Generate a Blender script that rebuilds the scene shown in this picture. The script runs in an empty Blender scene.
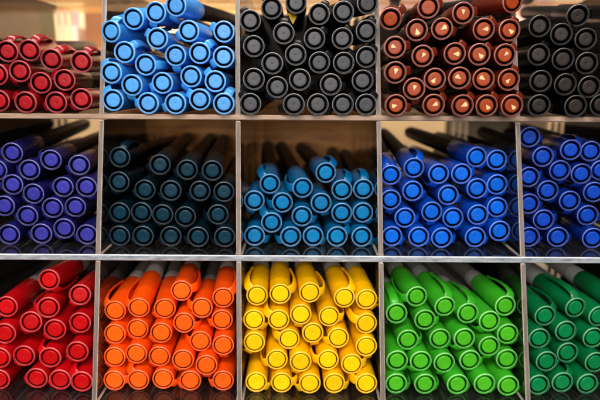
import bpy, bmesh, math, random
from mathutils import Vector, Matrix, Quaternion, noise
random.seed(11)
MM = 0.001
WIDE = 1.045                     # the pens are a little stouter than their nominal radii
scene = bpy.context.scene
COL = scene.collection
PI = math.pi

# ------------------------------------------------------------------ survey of the rack, in millimetres
SLANT = 0.31338                       # every storey of the rack stands a little further back than the one below
SHELF_Z = [43.21, -27.6, -98.7]   # top faces of the shelves
DIVIDERS = [[-178.02, 102.9, -177.31, -97.88], [-106.23, 102.9, -103.7, -97.88], [-34.43, 103.33, -30.1, -97.46], [40.95, 103.79, 42.77, -97.05], [114.46, 104.23, 116.41, -96.63], [187.97, 104.23, 190.06, -96.63]]  # x at the top, z top, x at the bottom, z bottom
SHELF_T = 2.8
DIV_T = 2.5
PEN_LEN = 142.0
# per compartment, rows from the floor up, pens from left to right:
# x, y, z of the cap end; sideways and upward run of the barrel; direction of the clip; direction of the paint mark
PENS = {
 'darkred': [
  [(-159.3,12.92,49.73,-7.99,-1.63,180), (-144.78,12.11,49,-8.35,-0.34,150), (-129.28,13.41,48.98,-7.06,-0.87,200), (-115.53,12.91,50.84,-8.02,-2.73,220)],
  [(-160.63,16.48,63.31,-9.53,-0.46,180), (-149.22,18.39,65,-8.58,-5.51,230), (-138.8,18.83,59.02,-7.17,-1.74,200), (-125.97,18.76,60.6,-10.06,-2.51,150)],
  [(-157.23,23.29,75.37,-14.5,5.42,75), (-144.31,21.05,75.86,-15.82,8.06,60), (-132.95,20.98,71.23,-13.03,5.97,50), (-116.54,19.49,70.12,-11.14,3.05,60)],
 ],
 'lightblue': [
  [(-98.62,11.9,50.44,3.36,-2.34,120), (-80.22,11.71,48.98,4.62,-0.87,180), (-65.39,9.49,49.07,3.92,-0.7,200), (-52.78,10.53,51.11,1.11,-2.8,150), (-40.27,10.76,48.98,-1.62,-0.87,65)],
  [(-99.09,13.36,64.56,11.8,-5.64,125), (-88.57,12.95,58.2,10.99,-0.5,260), (-73.17,15.71,59.41,5.38,-1.93,200), (-57.95,15.82,62.86,6.26,0.49,235), (-45.12,15.53,60.43,2.47,-2.56,130)],
  [(-92.89,17.83,75.2,5.58,-6.14,40), (-81.97,17.33,68.78,4.32,-1.29,0), (-66.4,19.38,73.66,7.39,-3.8,270), (-53.56,19.4,74.98,1.09,2.17,45), (-40.7,17.6,73,-4.14,-1.98,210)],
  [(-100.34,20.53,85.83,39.61,-2.46,70), (-75.49,18.66,82.27,6.81,-10.86,150), (-59.85,23.81,86.51,8.14,0.69,200), (-41.1,23.94,86.3,-0.91,-0.45,155)],
  [(-88.63,22.6,92.43,10.73,13.79,180), (-77.56,26.23,96.11,13.43,-1.87,250), (-66.56,25.74,99.57,18.13,4.17,250)],
 ],
 'grey': [
  [(-26.32,10.17,48.98,3.05,-0.87,130), (-3.56,8.46,48.98,2.78,-0.85,200), (9.01,10.44,48.98,0.11,-0.87,330), (22.15,10.74,48.98,-2.04,-0.87,40), (34.44,11.48,48.98,-1.57,-0.87,50)],
  [(-24.44,11.43,61.75,1.27,-2.03,220), (-12.29,11.75,57.67,-0.07,-4.65,230), (-0.43,11.81,61.56,-3.2,-4.07,330), (15.65,11.08,59.21,1.24,-1.8,350), (32.41,13.07,61.25,-1.14,-3.48,40)],
  [(-24.93,19.88,78.67,1.27,-2.66,140), (-14.9,14.21,69.76,0.45,-3.88,180), (-2.74,18.62,74.42,-2.79,-4.53,80), (9.8,17.6,70.47,-5.79,-2.75,40), (22.7,18.12,70.36,-9.02,-1.05,50), (34.63,18.15,73.47,-11.26,-5.57,50)],
  [(-9.11,19.47,85.34,0.69,-4.64,90), (7.17,20.93,82.89,0,-3.44,40), (21.89,20.32,82.95,-1.33,-5.65,60), (34.49,20.21,86.83,-10.72,-0.07,60)],
  [(-27.02,24.12,92.03,-0.41,-3.16,120), (-15.6,24.08,98.35,-1.46,-1.06,120), (-2.76,27.33,101.58,0.33,-1.45,100), (9.61,25.67,95.74,-2.89,-1.38,60), (22.42,24.18,96.83,-8.44,-10.33,80), (35.05,23.81,101.14,-27.09,5.69,50)],
 ],
 'rust': [
  [(49.07,5.11,48.98,8.93,-0.87,350,200), (68.51,5.45,49.25,8.06,-1.14,40,30), (83.1,4.28,49.07,5.73,-0.96,50,30), (95.54,4.42,49.13,3.08,-1.03,50,-50), (107.5,1.5,49.36,1.29,-1.25,50,-45)],
  [(48.36,7.1,65.47,11.41,-1,10,80), (58.2,6.21,57.37,11.83,-1.97,280,80), (69.14,8.78,62.34,10.21,-3.25,310,240), (81,5.67,62.91,8.74,-3.34,320,150), (94.5,9.31,62.48,4.89,-4.61,320,150), (107.54,9.29,62.23,1.08,-1.09,60,235)],
  [(48.21,10.48,78.17,10.49,-3.32,10,160), (62.94,12.15,73.94,10.05,-2.28,20,60), (79.58,12.49,75.2,10.19,-1.07,50,0), (91.81,10.57,74.88,6.99,-4.93,40,-40), (105.41,11.74,74.78,3.14,-3.85,40,50)],
  [(46.09,15.58,92.5,24.17,21.05,40), (59.83,14.96,87.06,9.99,-1.38,330,290), (73.45,17.33,87.96,12.08,-2.25,350,35), (94.54,15.09,87.66,4.11,1.02,40,10), (107.98,15.35,87.35,-5.05,-8.25,60,-35)],
  [(65.95,18.16,98.66,10.11,0.12,20), (84.35,18.87,95.94,7.77,0.03,10,95), (110.08,19.94,101.86,-31.58,6.41,60)],
 ],
 'black': [
  [(123.05,6.02,49.31,14.77,-1.2,350), (142.99,8.24,49.02,12.95,-0.91,330), (156.16,8.16,49.74,11.77,-1.64,350)],
  [(124.82,11.16,61.56,12.84,-1.51,310), (137.46,10.4,59.99,12.02,-0.52,40), (149.05,8.46,58.83,12.86,-0.83,10)],
  [(124.28,15.49,75.12,13.23,-4.2,60), (136.71,14.34,72.86,12.98,0.19,30), (148.52,12.76,70.82,13.99,-2.74,20)],
  [(124.42,17.97,89.63,10.27,-1.71,20), (136.35,18.4,85.66,13.56,-2.83,30), (149.39,18.48,83.29,12.19,-0.98,20)],
  [(145.09,21.14,95.24,24.1,16.22,10)],
 ],
 'purple': [
  [(-158.01,6.67,-21.78,-13.16,-0.91,190), (-141.49,8.98,-21.83,-13.09,-0.87,190), (-128.72,8.97,-18.85,-13.7,-0.18,230), (-116.06,7.76,-21.83,-12.29,-0.87,200)],
  [(-161.52,11.32,-6.86,-9.91,-5.43,200), (-149.12,10.96,-12.31,-12.64,-3.72,190), (-135.69,12.65,-8.1,-11.93,-2.31,230), (-122.55,11.16,-7.22,-9.43,-2.29,210)],
  [(-158,15.8,4.12,-9.41,-5.48,190), (-147.03,15.91,-0.97,-9.97,-2.89,210), (-130.83,16.91,2.72,-8.14,-5.37,180), (-116.56,13.62,3.45,-11.29,-2.61,290)],
  [(-166.43,16.81,11.99,-5.07,-0.91,210), (-159.15,21.22,20.94,-10.6,4.57,180), (-148.96,18.02,12.05,-12.85,-4.83,180), (-138.03,21.22,17.16,-16.66,-0.6,160), (-121.16,17.71,14.91,-24.04,-5.61,200)],
 ],
 'teal': [
  [(-97.59,5.54,-21.76,0.01,-0.94,220), (-84.78,5.02,-21.67,-3,-1.03,210), (-69.78,5.4,-21.83,-8.22,-0.87,210), (-54.64,3.14,-21.47,-8.58,-1.23,200), (-40.27,3.28,-21.42,-9.49,-1.17,210)],
  [(-97.74,8.55,-9.55,0.24,-0.25,230), (-86.2,9.39,-9.61,0.11,-3.32,230), (-74.04,6.7,-10.08,-2.55,-0.44,240), (-61.68,5.97,-10.94,-5.69,-2.89,260), (-44.55,9.61,-10.61,-8.92,-1.07,190)],
  [(-97.95,11.32,6.85,0.29,-6.86,240), (-84.48,12.57,2.3,-3.67,0.03,200), (-69.82,10.29,2.41,-9.13,-3.42,210), (-54.56,13.11,1.71,-9.05,-4.01,210), (-41.22,11.18,1.74,-8.09,-3.92,220)],
  [(-98.11,15.81,19.72,0.25,-7.07,70), (-76.36,15.78,15.7,-12.08,-0.39,200), (-61.55,15.26,13.01,-8.44,2.2,200), (-47.52,13.3,12.98,-12.69,1.71,210)],
 ],
 'turq': [
  [(-24.66,6.87,-21.68,0.02,-1.02,340), (-4.84,4.59,-21.35,-6.59,-1.35,200), (7.31,7.42,-21.83,-6.58,-0.87,330), (20.35,7,-21.83,-7.46,-0.87,30), (33.81,6.85,-21.83,-6.97,-0.87,330)],
  [(-15.29,7.12,-14.28,-2.01,-0.58,130), (1.14,7.65,-10.74,-2.05,-2.31,340), (22.87,10.2,-9.44,-5.99,-1.56,300), (34.4,11.37,-9.42,-3.17,-3.39,310)],
  [(-25.06,12.97,-3.44,0.05,-2.24,250), (-9.55,10.7,-3.94,-5.79,-0.07,190), (11.54,10.97,-4.1,-5.13,-2.44,290)],
  [(-16.54,16.37,5.32,-9.48,4.18,130), (1.5,15.29,3.41,-17.17,5.81,180), (22.74,11.74,3.13,2.24,2.31,60), (34.79,15.33,2.94,-0.01,0.24,85)],
  [(14.09,15.4,11.91,-14,-3.64,50)],
 ],
 'blue': [
  [(50.31,8.01,-21.83,2.33,-0.07,330), (64.9,7.7,-21.83,0.78,-0.87,330), (76.93,5.42,-21.74,2.72,-0.96,350), (95.54,6.97,-21.76,0.75,-0.94,340), (108.4,6.64,-18.06,0.74,-3.62,310)],
  [(57.79,12.22,-12.38,2.92,-0.83,350), (71.88,10.29,-8.48,-1.64,-2.31,270), (83.53,9.92,-11.68,1.92,-2.95,300), (96.72,9.24,-9.72,2.53,-3.53,300), (108.47,13.46,-6.53,-0.12,-3.08,310)],
  [(49.48,12.05,-2.32,0.97,-1.49,270), (61.65,14.14,2.23,-1.06,-2.74,340), (81.33,14.45,0.05,0.84,-4.83,340), (96.99,14.82,3.74,0.1,-5.92,330), (108.35,16.32,5.73,-0.35,-1.37,310)],
  [(49.78,17.31,10.48,5.62,11.49,120), (62.6,18.7,14.33,2.32,5.35,60), (76.05,17.13,11.34,1.79,-3.69,250), (88.54,16.66,11.58,0.36,-5.65,10)],
  [(96.8,18.8,20.53,-11.48,0.1,310), (108.22,19.53,18.92,-0.25,-2.21,310)],
 ],
 'royal': [
  [(125.29,8.35,-21.83,9.42,-0.87,340), (141.04,8.41,-21.79,13.25,-0.91,350), (159.21,6.42,-21.7,11.91,-0.89,0)],
  [(125.47,13.03,-4.3,11.79,-1.86,350), (133.47,10.92,-12.7,10.7,-4.95,10), (148.18,14.19,-2.84,10.5,-3.83,270), (157.57,11.49,-10.28,11.15,-0.8,350)],
  [(125.62,16.74,9.93,11.55,-3.52,10), (135.83,14.83,2.77,13.59,-3.16,300), (160.62,13.7,2.3,12.73,-1.38,330)],
  [(133.02,18.65,20.97,10.4,-1.79,10), (142.81,18.03,13.46,9.92,-0.67,290), (154.24,16.75,11.91,9.68,-3.39,260), (165.64,18.54,13.63,9.94,-3.17,330)],
  [(126.06,21.77,31.33,8.23,-3.83,350), (148.63,20.21,24.61,15.34,-2.9,50), (160.16,21.21,23.78,15.34,-0.41,350)],
 ],
 'scarlet': [
  [(-157.29,-20.31,-92.93,-8.45,-0.87,200), (-137.58,-19.88,-92.34,-2.4,-1.46,200), (-124.98,-20.6,-92.68,-5.21,-1.12,210), (-112.9,-22.69,-92.48,-7.49,-1.32,130)],
  [(-155.84,-20.01,-80.71,-4.71,-4.76,190), (-144.29,-17.31,-80.93,-5.16,-10.39,230), (-130.87,-16.9,-82.05,-7.51,-2.08,140), (-115.45,-18.75,-77.6,-7.73,-4.4,220)],
  [(-154.12,-15.6,-69.2,-17.09,-4.61,190), (-140.78,-13.51,-63.5,-10.98,-17.67,230), (-128.32,-14,-67.52,-14.99,-4.08,220), (-115.38,-12.61,-64.25,-3.9,-5.99,230)],
  [(-154.5,-10.1,-56.51,-11.32,-9.12,220), (-131.41,-12.44,-55.87,-24.15,-8.97,180)],
  [(-132.68,-6.1,-42.82,0.55,-16.54,300), (-115.88,-8.45,-50.2,-17.9,-19.13,230)],
 ],
 'orange': [
  [(-96.69,-20.6,-92.93,0.22,-0.87,0), (-84.24,-19.95,-92.93,-2.43,-0.87,130), (-71.19,-19.75,-92.38,-5.7,-1.24,330), (-56.9,-20.35,-92.93,-5.53,-0.87,210), (-39.74,-20.08,-92.93,-5.36,-0.87,200)],
  [(-96.84,-17.26,-81.38,0.27,-0.95,230), (-85.45,-16.8,-79.56,-0.16,1.19,240), (-73.22,-17.27,-80.85,-2.92,-0.01,230), (-60.41,-19.63,-81.4,-6.86,-3.61,240), (-48.28,-19.59,-84.41,-6.75,-2.97,270), (-39.8,-16.22,-74.77,-5.69,-1.15,270)],
  [(-96.99,-13.99,-69.85,0.3,-0.97,230), (-85.59,-11.62,-68.02,-0.24,1.77,230), (-72.2,-15.5,-68.29,-5.15,-2.85,220), (-60.87,-11.7,-64.28,-6.77,-4.17,340), (-52.01,-14.31,-73.5,-7.23,-3.09,180), (-40.87,-10.62,-62.96,-5.59,-1.47,200)],
  [(-97.13,-10.81,-58.18,0.31,7.21,140), (-84.34,-11.31,-56.18,-6.85,14.93,160), (-70.88,-10.56,-56.84,-16.88,2.18,220), (-62.76,-5.75,-48.65,-8.96,-6.72,10), (-51.54,-9.69,-56.65,-7.15,-6.57,170), (-40.14,-9.59,-50.93,-9,2.17,35)],
 ],
 'yellow': [
  [(-22.25,-21.36,-92.93,-1.74,-0.87,330), (-8.91,-21.79,-92.93,-5.26,-0.87,0), (5.7,-22.97,-92.59,-5.47,-1.21,210), (18.49,-22.01,-92.93,-4.43,-0.87,340), (35.08,-22.89,-92.44,-6.1,-1.37,165)],
  [(-11.59,-18.65,-81.45,-8.1,-2.76,200), (0.87,-20.74,-81.55,-7.36,-0.89,250), (15.2,-18.19,-81.69,-6.83,-2.44,180), (27.6,-19.06,-83.51,-6.35,-1.52,0)],
  [(-23.55,-15.25,-73.46,0.05,-1.73,240), (-5.29,-14.65,-71.79,-8.67,-0.97,165), (7.22,-12.77,-69.11,-9.53,-2.38,280), (20.66,-13.52,-71.43,-6.14,-2.22,200), (35.14,-17.45,-74.33,-7.86,0.43,280)],
  [(-23.8,-13.04,-61.75,0.04,-2.51,320), (-10.79,-13.78,-61.33,-3.64,0.05,150), (0.79,-13.68,-58.33,-4.69,-3.38,260), (15.89,-10.43,-60.76,-7.84,-1.84,350), (35.11,-14.51,-62.78,-12.31,0.17,160)],
  [(-22.26,-10.1,-49.36,-2.68,2.39,135), (-10.04,-10.54,-48.26,-5.3,3.26,20), (5.56,-9.4,-47.82,-11.18,1.21,0), (23.74,-9.38,-50.6,-13.72,4.73,50), (35.27,-10.88,-50.76,-11.12,6.67,310)],
 ],
 'green': [
  [(50.75,-22.02,-92.93,-1.82,-0.87,340), (65.59,-22.92,-92.53,-4.02,-1.28,340), (82.72,-22.37,-92.93,-6.73,-0.87,330), (96.38,-23.22,-92.05,-7.15,-1.75,320), (108.62,-23.68,-92.8,-6.87,-1.01,330)],
  [(51.18,-19.25,-81.39,-2.36,-0.95,310), (63.33,-20.26,-81.07,-4.74,-2.05,230), (76.31,-17.52,-83.35,-8.16,-1.87,260), (89.92,-16.95,-82.07,-7.24,-0.77,350), (109.19,-17.11,-81.28,-5.04,-1.1,310)],
  [(57.01,-15.54,-71.42,-2.77,-0.76,350), (74.46,-13.15,-71.76,-7.46,-2.63,320), (86.43,-16.01,-70.21,-8.91,-4.3,240), (99.78,-16.02,-74.55,-5.06,-1.21,270), (109.06,-15.57,-67.7,-5.66,0.14,310)],
  [(51.08,-12.28,-58.03,-1.7,-2.31,100), (66.45,-11.22,-61.99,-3.15,-2.07,350), (99.52,-14.19,-61.24,-11.32,-5.14,230)],
  [(62.36,-7.09,-50.64,-13.71,0.54,190), (77.22,-8.68,-55.49,-16.3,10.41,72), (88.52,-12.19,-57.75,-11.1,-0.14,72), (108.93,-9.5,-54.58,-14.34,-0.75,62)],
 ],
 'darkgreen': [
  [(124.78,-22.5,-92.93,-2.21,-0.87,330), (138.38,-19.8,-92.93,-6.01,-0.87,50), (150.86,-21.08,-92.93,-8.7,-0.87,340)],
  [(129.83,-17.9,-82.03,-4.1,-2.22,340), (141.81,-14.78,-78.57,-6.94,-2.18,300), (155.08,-18.49,-82.07,-10.24,-0.83,340)],
  [(126.54,-13.91,-70.98,-4.17,-2.26,340), (139.89,-14.17,-66.57,-9.35,-1.28,330), (155.11,-13.58,-70.54,-8.36,-0.89,320)],
  [(130.35,-9.63,-60.09,-8.09,4.41,40), (146.65,-8.23,-55.93,-18.58,8.14,95), (157.68,-11.63,-59.29,-16.12,2.21,310), (169.38,-8.25,-53.91,-14.34,5.94,310)],
 ],
}

# ------------------------------------------------------------------ helpers
def srgb(r, g, b):
    f = lambda c: (c/255/12.92) if c/255 <= 0.04045 else ((c/255+0.055)/1.055)**2.4
    return (f(r), f(g), f(b))

def link(name, me, parent=None):
    o = bpy.data.objects.new(name, me)
    COL.objects.link(o)
    if parent: o.parent = parent
    return o

def empty(name, loc=(0, 0, 0)):
    o = bpy.data.objects.new(name, None)
    o.empty_display_size = 0.005
    o.location = loc
    COL.objects.link(o)
    return o

def tag(o, label=None, cat=None, group=None, kind=None):
    if label: o['label'] = label
    if cat: o['category'] = cat
    if group: o['group'] = group
    if kind: o['kind'] = kind
    return o

def to_mesh(bm, name, mats, smooth=None):
    bmesh.ops.recalc_face_normals(bm, faces=bm.faces)
    me = bpy.data.meshes.new(name)
    bm.to_mesh(me); bm.free()
    for m in mats: me.materials.append(m)
    if smooth is not None:
        for p in me.polygons: p.use_smooth = True
        me.set_sharp_from_angle(angle=math.radians(smooth))
    return me

def lathe(bm, profile, n=48, mat=None, close=False):
    """profile: list of (radius, y) in mm, turned about the y axis."""
    rings = []
    for r, y in profile:
        r *= WIDE
        if r < 1e-6:
            rings.append([bm.verts.new((0, y*MM, 0))])
        else:
            rings.append([bm.verts.new((r*MM*math.cos(2*PI*k/n), y*MM, r*MM*math.sin(2*PI*k/n))) for k in range(n)])
    for i in range(len(rings)-1):
        a, b = rings[i], rings[i+1]
        for k in range(n):
            k2 = (k+1) % n
            if len(a) == 1 and len(b) == 1: continue
            if len(a) == 1: f = bm.faces.new((a[0], b[k], b[k2]))
            elif len(b) == 1: f = bm.faces.new((a[k], a[k2], b[0]))
            else: f = bm.faces.new((a[k], a[k2], b[k2], b[k]))
            if mat: f.material_index = mat[i]

def box(bm, x0, x1, y0, y1, z0, z1, bevel=0.0):
    vs = [bm.verts.new((x*MM, y*MM, z*MM)) for x in (x0, x1) for y in (y0, y1) for z in (z0, z1)]
    for f in ((0,1,3,2), (4,6,7,5), (0,4,5,1), (2,3,7,6), (0,2,6,4), (1,5,7,3)):
        bm.faces.new([vs[i] for i in f])
    if bevel:
        bmesh.ops.bevel(bm, geom=list(bm.edges), offset=bevel*MM, segments=2, affect='EDGES')

def hexa(bm, pts):
    """eight corners: bottom four then top four, in mm"""
    vs = [bm.verts.new((x*MM, y*MM, z*MM)) for x, y, z in pts]
    for f in ((3,2,1,0), (4,5,6,7), (0,1,5,4), (1,2,6,5), (2,3,7,6), (3,0,4,7)):
        bm.faces.new([vs[i] for i in f])

# ------------------------------------------------------------------ materials
def new_mat(name):
    m = bpy.data.materials.new(name)
    m.use_nodes = True
    nt = m.node_tree
    nt.nodes.clear()
    out = nt.nodes.new('ShaderNodeOutputMaterial')
    return m, nt, out

def N(nt, t, **kw):
    n = nt.nodes.new(t)
    for k, v in kw.items():
        if k in n.inputs: n.inputs[k].default_value = v
        else: setattr(n, k, v)
    return n

def plastic(name, col, rough=0.32, vary=0.10, bump=0.04, grime=0.12, spec=0.5, scale=900, sss=0.0):
    m, nt, out = new_mat(name)
    p = N(nt, 'ShaderNodeBsdfPrincipled')
    p.inputs['Specular IOR Level'].default_value = spec
    if sss:
        p.inputs['Subsurface Weight'].default_value = sss
        p.inputs['Subsurface Radius'].default_value = (1, .6, .4)
        p.inputs['Subsurface Scale'].default_value = 0.0012
    oi = N(nt, 'ShaderNodeObjectInfo')
    tc = N(nt, 'ShaderNodeTexCoord')
    off = N(nt, 'ShaderNodeVectorMath', operation='MULTIPLY_ADD')
    nt.links.new(tc.outputs['Object'], off.inputs[0]); off.inputs[1].default_value = (1, .35, 1)
    comb = N(nt, 'ShaderNodeCombineXYZ')
    for i in range(3): nt.links.new(oi.outputs['Random'], comb.inputs[i])
    nt.links.new(comb.outputs[0], off.inputs[2])
    n1 = N(nt, 'ShaderNodeTexNoise', Scale=scale, Detail=4.0, Roughness=.6)
    nt.links.new(off.outputs[0], n1.inputs['Vector'])
    mr = N(nt, 'ShaderNodeMapRange'); mr.inputs['From Min'].default_value = .25; mr.inputs['From Max'].default_value = .75
    mr.inputs['To Min'].default_value = 1-grime; mr.inputs['To Max'].default_value = 1+grime*.6
    nt.links.new(n1.outputs['Fac'], mr.inputs['Value'])
    mr2 = N(nt, 'ShaderNodeMapRange'); mr2.inputs['To Min'].default_value = 1-vary; mr2.inputs['To Max'].default_value = 1+vary
    nt.links.new(oi.outputs['Random'], mr2.inputs['Value'])
    mul = N(nt, 'ShaderNodeMath', operation='MULTIPLY')
    nt.links.new(mr.outputs[0], mul.inputs[0]); nt.links.new(mr2.outputs[0], mul.inputs[1])
    vm = N(nt, 'ShaderNodeVectorMath', operation='SCALE'); vm.inputs[0].default_value = col
    nt.links.new(mul.outputs[0], vm.inputs['Scale'])
    nt.links.new(vm.outputs[0], p.inputs['Base Color'])
    rr = N(nt, 'ShaderNodeMapRange'); rr.inputs['To Min'].default_value = rough-.07; rr.inputs['To Max'].default_value = rough+.12
    n2 = N(nt, 'ShaderNodeTexNoise', Scale=scale*.4, Detail=3.0)
    nt.links.new(off.outputs[0], n2.inputs['Vector'])
    nt.links.new(n2.outputs['Fac'], rr.inputs['Value']); nt.links.new(rr.outputs[0], p.inputs['Roughness'])
    b = N(nt, 'ShaderNodeBump', Strength=bump); b.inputs['Distance'].default_value = .0004
    nt.links.new(n1.outputs['Fac'], b.inputs['Height']); nt.links.new(b.outputs[0], p.inputs['Normal'])
    nt.links.new(p.outputs[0], out.inputs[0])
    return m

def acrylic(name):
    m, nt, out = new_mat(name)
    fr = N(nt, 'ShaderNodeFresnel', IOR=1.49)
    tr = N(nt, 'ShaderNodeBsdfTransparent'); tr.inputs[0].default_value = (.965, .955, .945, 1)
    gl = N(nt, 'ShaderNodeBsdfGlossy', Roughness=.03); gl.inputs[0].default_value = (.95, .95, .95, 1)
    mx = N(nt, 'ShaderNodeMixShader')
    nt.links.new(fr.outputs[0], mx.inputs[0]); nt.links.new(tr.outputs[0], mx.inputs[1]); nt.links.new(gl.outputs[0], mx.inputs[2])
    # fine dust and rubbed scratches
    df = N(nt, 'ShaderNodeBsdfDiffuse'); df.inputs[0].default_value = (.6, .58, .55, 1)
    tc = N(nt, 'ShaderNodeTexCoord')
    mp = N(nt, 'ShaderNodeMapping'); mp.inputs['Scale'].default_value = (1, .12, 1); mp.inputs['Rotation'].default_value = (.1, .2, .5)
    nt.links.new(tc.outputs['Object'], mp.inputs[0])
    ns = N(nt, 'ShaderNodeTexNoise', Scale=420.0, Detail=6.0, Roughness=.7)
    nt.links.new(mp.outputs[0], ns.inputs['Vector'])
    mr = N(nt, 'ShaderNodeMapRange'); mr.inputs['From Min'].default_value = .5; mr.inputs['From Max'].default_value = .85
    mr.inputs['To Min'].default_value = .006; mr.inputs['To Max'].default_value = .07
    nt.links.new(ns.outputs['Fac'], mr.inputs['Value'])
    m2 = N(nt, 'ShaderNodeMixShader')
    nt.links.new(mr.outputs[0], m2.inputs[0]); nt.links.new(mx.outputs[0], m2.inputs[1]); nt.links.new(df.outputs[0], m2.inputs[2])
    nt.links.new(m2.outputs[0], out.inputs[0])
    return m

def cut_edge(name, col, dark, stretch, clear=.25, rough=.3, amount=.5):
    """saw-cut rim of an acrylic sheet: cloudy, streaked, slightly see-through"""
    m, nt, out = new_mat(name)
    p = N(nt, 'ShaderNodeBsdfPrincipled', Roughness=rough)
    tc = N(nt, 'ShaderNodeTexCoord')
    mp = N(nt, 'ShaderNodeMapping'); mp.inputs['Scale'].default_value = stretch
    nt.links.new(tc.outputs['Object'], mp.inputs[0])
    ns = N(nt, 'ShaderNodeTexNoise', Scale=160.0, Detail=6.0, Roughness=.65)
    nt.links.new(mp.outputs[0], ns.inputs['Vector'])
    cr = N(nt, 'ShaderNodeValToRGB')
    cr.color_ramp.elements[0].position = .5-.5*amount; cr.color_ramp.elements[0].color = (*dark, 1)
    cr.color_ramp.elements[1].position = .5+.3*amount; cr.color_ramp.elements[1].color = (*col, 1)
    nt.links.new(ns.outputs['Fac'], cr.inputs[0]); nt.links.new(cr.outputs[0], p.inputs['Base Color'])
    ns2 = N(nt, 'ShaderNodeTexNoise', Scale=1500.0, Detail=3.0)
    nt.links.new(mp.outputs[0], ns2.inputs['Vector'])
    b = N(nt, 'ShaderNodeBump', Strength=.35); b.inputs['Distance'].default_value = .0003
    nt.links.new(ns2.outputs['Fac'], b.inputs['Height']); nt.links.new(b.outputs[0], p.inputs['Normal'])
    tr = N(nt, 'ShaderNodeBsdfTransparent')
    mx = N(nt, 'ShaderNodeMixShader'); mx.inputs[0].default_value = clear
    nt.links.new(p.outputs[0], mx.inputs[1]); nt.links.new(tr.outputs[0], mx.inputs[2])
    nt.links.new(mx.outputs[0], out.inputs[0])
    return m

def grainy(name, c0, c1, scale=(6, 6, 40), rough=.6, nscale=6.0):
    m, nt, out = new_mat(name)
    p = N(nt, 'ShaderNodeBsdfPrincipled', Roughness=rough)
    tc = N(nt, 'ShaderNodeTexCoord')
    mp = N(nt, 'ShaderNodeMapping'); mp.inputs['Scale'].default_value = scale
    nt.links.new(tc.outputs['Object'], mp.inputs[0])
    ns = N(nt, 'ShaderNodeTexNoise', Scale=nscale, Detail=7.0, Roughness=.6)
    nt.links.new(mp.outputs[0], ns.inputs['Vector'])
    cr = N(nt, 'ShaderNodeValToRGB')
    cr.color_ramp.elements[0].position = .32; cr.color_ramp.elements[0].color = (*c0, 1)
    cr.color_ramp.elements[1].position = .68; cr.color_ramp.elements[1].color = (*c1, 1)
    nt.links.new(ns.outputs['Fac'], cr.inputs[0]); nt.links.new(cr.outputs[0], p.inputs['Base Color'])
    nt.links.new(p.outputs[0], out.inputs[0])
    return m

# ------------------------------------------------------------------ pens
def mix3(a, b, t): return tuple(a[i]*(1-t)+b[i]*t for i in range(3))

# cap colour (upper rows darkened to paint in side shade), plug colour, barrel colour, collar colour (None: no collar), plug radius, groove radius, painted rim highlight
def C3(*a): return srgb(*a)
KINDS = {
 'darkred':   ('dark red',     C3(136,8,22), C3(168,6,22),  C3(26,8,10),   None, 3.45, 4.53, .20, 'top left'),
 'lightblue': ('light blue',   C3(60,148,228), C3(80,158,230), C3(16,14,16),  None, 3.45, 4.53, .34, 'upper'),
 'grey':      ('charcoal grey',C3(20,20,22), C3(70,70,74),   C3(14,14,15),  None, 3.45, 4.53, .34, 'top middle'),
 'rust':      ('rust brown',   C3(96,30,10), C3(156,60,18),  C3(20,9,8),  None, 3.4, 4.53, .22, 'upper'),
 'black':     ('black',        C3(7,6,7), C3(35,27,23),   C3(11,11,12),  None, 3.4, 4.535, 0.12, 'top right'),
 'purple':    ('violet',       C3(28,27,98), C3(54,52,156),  C3(18,14,18),  None, 3.48, 4.53, .26, 'middle left'),
 'teal':      ('dark teal',    C3(2,28,38), C3(0,46,64),  C3(16,13,14),  None, 3.48, 4.53, 0.12, 'middle'),
 'turq':      ('turquoise blue', C3(0,92,142), C3(0,116,176), C3(16,13,12),  None, 3.45, 4.53, .30, 'central'),
 'blue':      ('bright blue',  C3(0,72,186), C3(0,98,216), C3(14,12,14),  None, 3.48, 4.53, .28, 'middle'),
 'royal':     ('deep blue',    C3(2,42,132), C3(4,64,178),  C3(14,12,16),  None, 3.48, 4.53, .24, 'middle right'),
 'scarlet':   ('scarlet',      C3(196,8,18), C3(200,10,16),  C3(118,112,106),  C3(178,172,166), 3.75, 4.5, .22, 'bottom left'),
 'orange':    ('orange',       C3(248,80,8), C3(255,100,16),  C3(118,112,106), C3(196,192,188), 4.15, 4.65, 0.12, 'lower'),
 'yellow':    ('yellow',       C3(246,184,0), C3(255,206,6), C3(118,112,106),C3(196,192,186), 4.1, 4.6, 0.1, 'bottom middle'),
 'green':     ('light green',  C3(52,164,32), C3(76,184,34),  C3(118,112,106),  C3(176,174,168), 3.65, 4.5, .34, 'lower'),
 'darkgreen': ('dark green',   C3(4,106,56), C3(6,126,68),  C3(150,148,143),  C3(178,180,174), 3.65, 4.5, .28, 'bottom right'),
}

CAP_L = 34.0
def cap_mesh(name, rg, mats):
    bm = bmesh.new()
    prof = [(rg-.35, 5.5), (rg, 5.3), (rg, .30), (rg+.07, .09), (rg+.16, 0.02), (5.13, 0.0), (5.28, .07), (5.39, .22), (5.45, .45), (5.46, .7),
            (5.46, 3.0), (5.5, 14.0), (5.52, CAP_L-.35), (5.4, CAP_L), (5.0, CAP_L), (4.9, CAP_L-.5), (4.86, CAP_L-9)]
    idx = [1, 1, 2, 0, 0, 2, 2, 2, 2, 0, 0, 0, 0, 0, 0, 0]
    lathe(bm, prof, 56, idx)
    return to_mesh(bm, name, mats, 50)

def plug_mesh(name, rp, mat):
    bm = bmesh.new()
    lathe(bm, [(0, .28), (.28, .28), (.34, .24), (.40, .20), (.55, .19), (rp*.55, .18), (rp-.62, .18), (rp-.42, .195), (rp-.28, .235), (rp-.14, .33), (rp-.04, .46), (rp, .62), (rp, .9), (rp, 6.0), (0, 6.0)], 48)
    return to_mesh(bm, name, [mat], 40)

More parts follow.
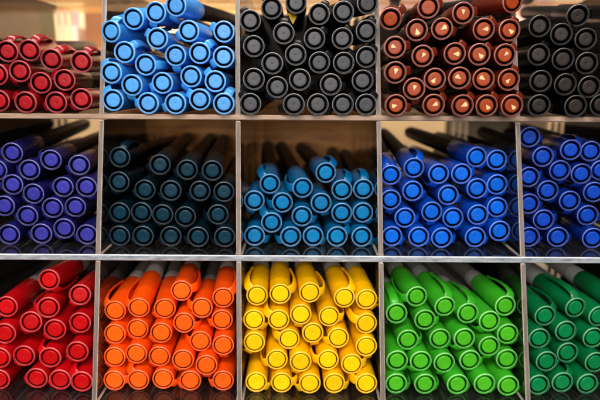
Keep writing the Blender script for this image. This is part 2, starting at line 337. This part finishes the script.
def clip_mesh(name, mat):
    bm = bmesh.new()
    path = [(4.7,1.2), (5.7,1.5), (6.9,2.5), (7.5,4.6), (7.95,7.5), (8.1,11.5), (7.9,16), (7.4,20.5), (6.8,24), (6.25,26.6), (5.95,28.2), (6.3,29.6)]
    m = len(path); prev = None
    for i, (r, y) in enumerate(path):
        a = path[max(i-1, 0)]; b = path[min(i+1, m-1)]
        tr, ty = b[0]-a[0], b[1]-a[1]; l = math.hypot(tr, ty); tr /= l; ty /= l
        nr, ny = ty, -tr                      # outward normal of the strip
        t = i/(m-1)
        w = (2.35-.55*t)*(1 if i < m-1 else .7); h = .62-.12*t
        ring = []
        for (u, v) in ((-1,-.55), (-.9,-1), (.9,-1), (1,-.55), (1,.3), (.8,.85), (.35,1.05), (-.35,1.05), (-.8,.85), (-1,.3)):
            rr, yy = r+nr*v*h, y+ny*v*h
            ring.append(bm.verts.new((u*w*MM, yy*MM, rr*WIDE*MM)))
        if prev:
            for k in range(10): bm.faces.new((prev[k], prev[(k+1) % 10], ring[(k+1) % 10], ring[k]))
        else: bm.faces.new(ring)
        prev = ring
    bm.faces.new(list(reversed(prev)))
    return to_mesh(bm, name, [mat], 45)

def barrel_mesh(name, mat):
    bm = bmesh.new()
    lathe(bm, [(0, CAP_L-8), (4.6, CAP_L-8), (4.72, CAP_L+10), (4.75, CAP_L+60), (4.6, PEN_LEN-12), (4.3, PEN_LEN-5), (3.7, PEN_LEN-1.6), (2.8, PEN_LEN-.3), (0, PEN_LEN)], 40)
    return to_mesh(bm, name, [mat], 45)

def collar_mesh(name, mat):
    bm = bmesh.new()
    lathe(bm, [(4.7, CAP_L-2), (4.98, CAP_L-1.8), (4.98, CAP_L+9.5), (4.85, CAP_L+10.4), (4.72, CAP_L+10.5)], 40)
    return to_mesh(bm, name, [mat], 45)

def mark_mesh(name, mat):
    """chipped triangular fleck of pale paint lying on the plug, widening towards +z"""
    bm = bmesh.new()
    pts = [(-.1,-.75), (.28,-.2), (1.15,1.5), (.45,1.95), (-.35,2.0), (-.95,1.6), (-.35,.1)]
    top = [bm.verts.new((x*MM, .03*MM, z*MM)) for x, z in pts]
    bot = [bm.verts.new((x*MM, .30*MM, z*MM)) for x, z in pts]
    bm.faces.new(top); bm.faces.new(list(reversed(bot)))
    n = len(pts)
    for k in range(n): bm.faces.new((top[k], bot[k], bot[(k+1) % n], top[(k+1) % n]))
    return to_mesh(bm, name, [mat])

MARK_M = plastic('cream_paint', srgb(255, 204, 146), .45, .06, .1, .18, scale=2500)
ORD = ['first', 'second', 'third', 'fourth', 'fifth', 'sixth', 'seventh']
ROWN = {0: 'bottom row', 1: 'second row from the bottom', 2: 'third row from the bottom', 3: 'fourth row from the bottom', 4: 'fifth row from the bottom'}

def copy_tree(o, parent=None):
    c = o.copy(); COL.objects.link(c)
    if parent: c.parent = parent
    for ch in list(o.children): copy_tree(ch, c)
    return c

for key, rows in PENS.items():
    cname, cc, pc, bc, oc, rp, rg, light, where = KINDS[key]
    cap_m = plastic(key+'_cap_plastic', cc, (.26 if key not in ('black', 'grey', 'teal') else .34), .09, .02, .10, spec=(.4 if key not in ('black', 'grey', 'teal') else .22), sss=.05 if oc else 0)
    rim_m = plastic(key+'_rim_highlight', mix3(pc, tuple(.45+.5*c for c in (min(1, pc[0]*2.2), min(1, pc[1]*2.2), min(1, pc[2]*2.2))), light*1.35), .2, .12, .03, .2, spec=.5)  # edge highlight painted in: plug colour lightened along the bevel
    grv_m = plastic(key+'_groove_shade', tuple(c*(.30 if oc else .05) for c in cc), .6, .05, 0, .1, spec=.15)  # shade of the groove put into its colour, a darkened cap colour
    plug_m = plastic(key+'_plug_plastic', pc, .34, .10, .04, .13, scale=600, spec=.28)
    bar_m = plastic(key+'_barrel_plastic', bc, .40, .10, 0, .08, spec=(.35 if oc else .12))
    col_m = plastic(key+'_collar_plastic', oc, .35, .08, .03, .1) if oc else None
    proto = empty('felt_tip_pen')
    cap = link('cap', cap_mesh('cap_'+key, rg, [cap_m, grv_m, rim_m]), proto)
    link('end_plug', plug_mesh('end_plug_'+key, rp, plug_m), cap)
    link('clip', clip_mesh('clip_'+key, cap_m), cap)
    barrel = link('barrel', barrel_mesh('barrel_'+key, bar_m), proto)
    if col_m: link('collar', collar_mesh('collar_'+key, col_m), barrel)
    mark_me = mark_mesh('paint_mark', MARK_M) if key == 'rust' else None
    used = False; marks = []
    for ri, row in enumerate(rows):
        for i, rec in enumerate(row):
            x, y, z, tx, tz, clip = rec[:6]
            if used: pen = copy_tree(proto)
            else: pen = proto; used = True
            q = Vector((0, 1, 0)).rotation_difference(Vector((tx, PEN_LEN, tz)).normalized())
            roll = PI/2-math.radians(clip)
            pen.rotation_mode = 'QUATERNION'
            pen.rotation_quaternion = q @ Quaternion((0, 1, 0), roll)
            pen.location = (x*MM, y*MM, z*MM)
            n = len(row)
            if n == 1: pos = 'alone'
            elif i == 0: pos = 'leftmost'
            elif i == n-1: pos = 'rightmost'
            else: pos = ORD[i]+' from left'
            rown = 'top row' if ri == len(rows)-1 else ROWN[ri]
            lab = '%s felt-tip pen, %s in the %s' % (cname, pos, rown)
            if len(rec) > 6: lab = '%s pen with cream fleck, %s in %s' % (cname, pos, rown.replace('the ', ''))
            tag(pen, lab, 'pen', '%s pens stacked in the %s compartment' % (cname, where))
            if len(rec) > 6:
                marks.append((pen, (PI/2-math.radians(rec[6]))-roll))
    for pen, turn in marks:
        c = [ch for ch in pen.children if ch.name.startswith('cap')][0]
        mk = link('paint_mark', mark_me, c)
        mk.rotation_euler = (0, turn, 0)
        s = random.uniform(.9, 1.25); mk.scale = (s, 1, s)

# ------------------------------------------------------------------ the acrylic rack
def front(z): return z*SLANT
def div_x(i, z):
    xt, zt, xb, zb = DIVIDERS[i]
    t = (z-zb)/(zt-zb)
    return xb+(xt-xb)*t

ACR = acrylic('clear_acrylic')
EDGE_TAN = cut_edge('cut_edge_warm', srgb(204, 172, 150), srgb(140, 110, 92), (.35, 1, 4), .18)
EDGE_V = cut_edge('cut_edge_grey', srgb(160, 144, 134), srgb(96, 86, 80), (5, 1, .25), .42)
EDGE_WHITE = cut_edge('cut_edge_white', srgb(206, 210, 218), srgb(104, 114, 128), (1.0, 1, 5), .3, .15, .42)  # refracted light along this shelf edge is put into the colour
EDGE_LIGHT = cut_edge('arris_glint_warm', srgb(226, 206, 192), srgb(150, 130, 118), (1, 1, 1), .15, .2)
EDGE_GLINT = cut_edge('arris_glint_white', srgb(252, 252, 255), srgb(170, 180, 192), (1, 1, 1), .05, .15)
BEAD = cut_edge('glue_bead_clear', srgb(214, 200, 186), srgb(150, 136, 124), (1, .3, 1), .45)

rack = empty('pen_rack', (0, 0, SHELF_Z[-1]*MM))
tag(rack, 'clear acrylic rack of square compartments packed with felt-tip pens', 'display rack')
def bright_arrises(bm, width):
    """narrow chamfers of a cut sheet, their glint put into a brighter colour"""
    bmesh.ops.bevel(bm, geom=list(bm.edges), offset=width*MM, segments=1, affect='EDGES')
    big = max(f.calc_area() for f in bm.faces)
    for f in bm.faces: f.material_index = 1 if f.calc_area() < big*.3 else 0
INV = Matrix.Translation((0, 0, -SHELF_Z[-1]*MM))
def rack_part(name, bm, mats, parent=None):
    bm.transform(INV)
    return link(name, to_mesh(bm, name, mats), parent or rack)

levels = [SHELF_Z[0]+72.3]+list(SHELF_Z)
DEPTH = 158
for li, zt in enumerate(levels):
    x0, x1 = div_x(0, zt)-3, div_x(5, zt)+3
    ex = EDGE_WHITE if li == 2 else EDGE_TAN
    t = SHELF_T+(.35 if li == 2 else 0)
    bm = bmesh.new(); box(bm, x0, x1, front(zt)+.6, front(zt)+DEPTH+8, zt-t, zt, 0)
    sh = rack_part('shelf', bm, [ACR])
    bm = bmesh.new(); box(bm, x0, x1, front(zt)-.7, front(zt)+.6, zt-t, zt); bright_arrises(bm, .42)
    rack_part('front_edge', bm, [ex, EDGE_GLINT if li == 2 else EDGE_LIGHT], sh)
for li in range(3):
    zt, zb = levels[li]-SHELF_T-.4, levels[li+1]
    for i in range(6):
        h = DIV_T/2
        xb, xt = div_x(i, zb), div_x(i, zt)
        fb, ft = front(zb), front(zt)
        bm = bmesh.new()
        hexa(bm, [(xb-h, fb+.8, zb+.02), (xb+h, fb+.8, zb+.02), (xb+h, fb+DEPTH, zb+.02), (xb-h, fb+DEPTH, zb+.02),
                  (xt-h, ft+.8, zt-.02), (xt+h, ft+.8, zt-.02), (xt+h, fb+DEPTH, zt-.02), (xt-h, fb+DEPTH, zt-.02)])
        dv = rack_part('divider', bm, [ACR])
        bm = bmesh.new()
        hexa(bm, [(xb-h, fb-.5, zb+.02), (xb+h, fb-.5, zb+.02), (xb+h, fb+.8, zb+.02), (xb-h, fb+.8, zb+.02),
                  (xt-h, ft-.5, zt-.02), (xt+h, ft-.5, zt-.02), (xt+h, ft+.8, zt-.02), (xt-h, ft+.8, zt-.02)])
        bright_arrises(bm, .36)
        rack_part('front_edge', bm, [EDGE_V, EDGE_LIGHT], dv)
        bm = bmesh.new()                       # run of cement where the sheets are glued
        for s in (-1, 1):
            xe = xb+s*h
            hexa(bm, [(xe, fb+1, zb+.03), (xe+s*.8, fb+1, zb+.03), (xe+s*.8, fb+DEPTH-2, zb+.03), (xe, fb+DEPTH-2, zb+.03),
                      (xe, fb+1, zb+.85), (xe+s*.12, fb+1, zb+.8), (xe+s*.12, fb+DEPTH-2, zb+.8), (xe, fb+DEPTH-2, zb+.85)])
        rack_part('glue_bead', bm, [BEAD], dv)

# ------------------------------------------------------------------ behind the rack
def thing_box(name, x0, x1, y0, y1, z0, z1, mat, label, cat, bevel=1.0, group=None):
    bm = bmesh.new(); box(bm, x0, x1, y0, y1, z0, z1, bevel)
    o = link(name, to_mesh(bm, name, [mat], 40))
    return tag(o, label, cat, group)

WOOD = grainy('brown_board', srgb(178, 106, 44), srgb(236, 168, 92), (4, 4, 26), .55, 9.0)
DARKB = grainy('gap_shade_board', srgb(34, 28, 24), srgb(60, 50, 42), (5, 5, 20), .6)
thing_box('back_board', -150, 58, 174, 178, -27, 42, WOOD, 'brown wooden board standing behind the dark teal and turquoise pens', 'board', .5)
thing_box('back_board', -186, 196, 172, 177, -112, -31, DARKB, 'long dark board added to darken the gaps behind the bottom row of compartments', 'board', .5)  # unseen board, added so the gaps between the lower pens stay dark

CREAM = grainy('cream_wall_paint', srgb(226, 200, 160), srgb(244, 226, 196), (2, 2, 2), .7, 2.0)
bm = bmesh.new(); box(bm, -900, 900, 520, 530, -400, 600)
tag(link('wall', to_mesh(bm, 'wall', [CREAM])), 'pale cream shop wall far behind the pens', kind='structure')
OAK = grainy('oak_shelf', srgb(176, 118, 60), srgb(214, 160, 92), (3, 3, 20), .5)
bm = bmesh.new(); box(bm, -700, 700, 380, 519, 82, 92, 1)
tag(link('wall_shelf', to_mesh(bm, 'wall_shelf', [OAK], 40)), 'wooden wall shelf behind the rack, carrying blurred goods', 'shelf')
def flat(name, c): return grainy(name, tuple(v*.82 for v in srgb(*c)), srgb(*c), (3, 3, 3), .5, 8.0)
thing_box('carton', -420, -322, 400, 470, 92.5, 128, flat('gold_card', (250, 206, 130)), 'golden carton on the wall shelf behind the dark red pens', 'box')
thing_box('packet', -312, -262, 400, 440, 92.5, 118, flat('white_card', (250, 236, 224)), 'white packet on the wall shelf behind the dark red pens', 'packet')
thing_box('packet', -308, -270, 402, 438, 118.5, 150, flat('pink_card', (240, 178, 190)), 'pink packet lying on a white packet behind the dark red pens', 'packet')
thing_box('carton', -252, -190, 400, 450, 92.5, 140, flat('tan_card', (150, 98, 56)), 'tan carton on the wall shelf between red and light blue pens', 'box')
thing_box('carton', -110, -50, 400, 450, 92.5, 150, flat('straw_card', (250, 224, 160)), 'straw yellow carton behind the light blue and grey pens', 'box')
thing_box('carton', 90, 290, 400, 450, 92.5, 160, flat('rose_card', (250, 206, 200)), 'long pale pink carton behind the brown and black pens', 'box')
thing_box('carton', -420, -200, 380, 440, -60, 60, flat('buff_card', (206, 170, 122)), 'large buff carton standing behind the violet pens', 'box')
thing_box('carton', 70, 170, 380, 440, -60, 62, flat('cream_card', (232, 196, 146)), 'large cream carton standing behind the bright blue pens', 'box')
thing_box('carton', 175, 330, 385, 440, -60, 55, flat('umber_card', (96, 74, 58)), 'dark brown carton standing behind the deep blue pens', 'box')
thing_box('carton', -108, -38, 182, 222, 52.5, 92, flat('black_gap_filler', (44, 36, 32)), 'added black box darkening the gaps between the light blue pens', 'box')  # unseen, added to keep the bright background out of the gaps
thing_box('carton', -36, 40, 182, 222, 52.5, 111, flat('slate_gap_filler', (36, 34, 36)), 'added dark slate box darkening the gaps between the charcoal grey pens', 'box')  # likewise an added dark blocker, unseen itself
thing_box('carton', 44, 112, 180, 222, 52.5, 110, flat('maroon_gap_filler', (52, 28, 24)), 'added dark maroon box darkening the gaps between the rust brown pens', 'box')  # added blocker, so the gaps here read as shade
thing_box('carton', 116, 196, 180, 222, 52.5, 106, flat('jet_gap_filler', (24, 22, 22)), 'added jet black box darkening the gaps between the black pens', 'box')  # added blocker behind the darkest pens
thing_box('ledge', -112, 196, 179, 224, 44, 52.2, flat('ledge_gap_filler', (30, 24, 20)), 'narrow dark ledge added under the gap-darkening boxes behind the top row of pens', 'ledge')  # added support for the dark blockers, dark for the same gaps
thing_box('carton', -470, -424, 395, 450, 92.5, 122, flat('brown_card', (120, 72, 40)), 'small brown carton at the far end of the wall shelf', 'box')
thing_box('carton', -420, -330, 384, 440, 60.5, 81.5, flat('cocoa_card', (110, 66, 34)), 'flat cocoa brown carton tucked beneath the wall shelf behind dark red pens', 'box')
TX, TZ = -4.5, 94.4  # flat yellow triangle added to fill a gap between caps
bm = bmesh.new()
hexa(bm, [(TX-.3, 36.8, TZ-2.8), (TX+.3, 36.8, TZ-2.8), (TX+.3, 37.1, TZ-2.8), (TX-.3, 37.1, TZ-2.8), (TX-2.9, 36.8, TZ+2.8), (TX+2.9, 36.8, TZ+2.8), (TX+2.9, 37.1, TZ+2.8), (TX-2.9, 37.1, TZ+2.8)])
tag(link('yellow_triangle', to_mesh(bm, 'yellow_triangle', [plastic('yellow_flat', srgb(255, 204, 30), .6, .03, .05, .1)])), 'small yellow triangle added in the gap between the charcoal grey pens', 'tag')


# ------------------------------------------------------------------ light
def area(name, loc, target, size, power, col, sy=None):
    l = bpy.data.lights.new(name, 'AREA'); l.energy = power; l.color = col; l.size = size
    if sy: l.shape = 'RECTANGLE'; l.size_y = sy
    o = bpy.data.objects.new(name, l); COL.objects.link(o)
    o.location = loc
    o.rotation_euler = (Vector(target)-Vector(loc)).to_track_quat('-Z', 'Y').to_euler()
    return o
area('ceiling_panel', (-.12, -.62, .70), (0, 0, 0), .55, 8.2, (1, .95, .88), .35)
area('front_fill', (.15, -1.15, .85), (0, 0, 0), 1.1, 7.2, (1, .96, .92))  # unseen soft fill added from the viewer's side
area('backdrop_fill', (-.12, .27, .60), (-.05, .46, .06), .9, 13, (1, .88, .74), .25)  # unseen lamp added to brighten the wall and goods behind
area('glint_spot', (.3, -.9, .22), (0, 0, 0), .06, .7, (1, .97, .92))  # small unseen lamp added for glints on the cap ends
area('board_fill', (-.1, -1.0, .22), (0, 0, 0), .3, 4, (1, .95, .9))  # low lamp added to brighten the brown board behind the middle row
w = bpy.data.worlds.new('World'); scene.world = w; w.use_nodes = True
w.node_tree.nodes['Background'].inputs[0].default_value = (1, .9, .8, 1)
w.node_tree.nodes['Background'].inputs[1].default_value = .025

# ------------------------------------------------------------------ camera
cam = bpy.data.cameras.new('camera'); co = bpy.data.objects.new('camera', cam); COL.objects.link(co)
cam.sensor_width = 36; cam.lens = 573/600*36
cam.clip_start = .01; cam.clip_end = 50
p = 0.214785
eye = Vector((0, -.3*math.cos(p), .3*math.sin(p)))
co.location = eye
co.rotation_euler = (Matrix.Rotation(PI/2-p, 3, 'X') @ Matrix.Rotation(math.radians(.35), 3, 'Z')).to_euler()
cam.dof.use_dof = True; cam.dof.focus_distance = .304; cam.dof.aperture_fstop = 5.6
scene.camera = co
scene.render.engine = 'CYCLES'
cy = scene.cycles
cy.use_denoising = True
cy.max_bounces = 14; cy.transparent_max_bounces = 48; cy.diffuse_bounces = 4; cy.glossy_bounces = 5
cy.sample_clamp_indirect = 4
scene.view_settings.view_transform = 'Standard'; scene.view_settings.look = 'None'
scene.view_settings.exposure = 0; scene.view_settings.gamma = 1
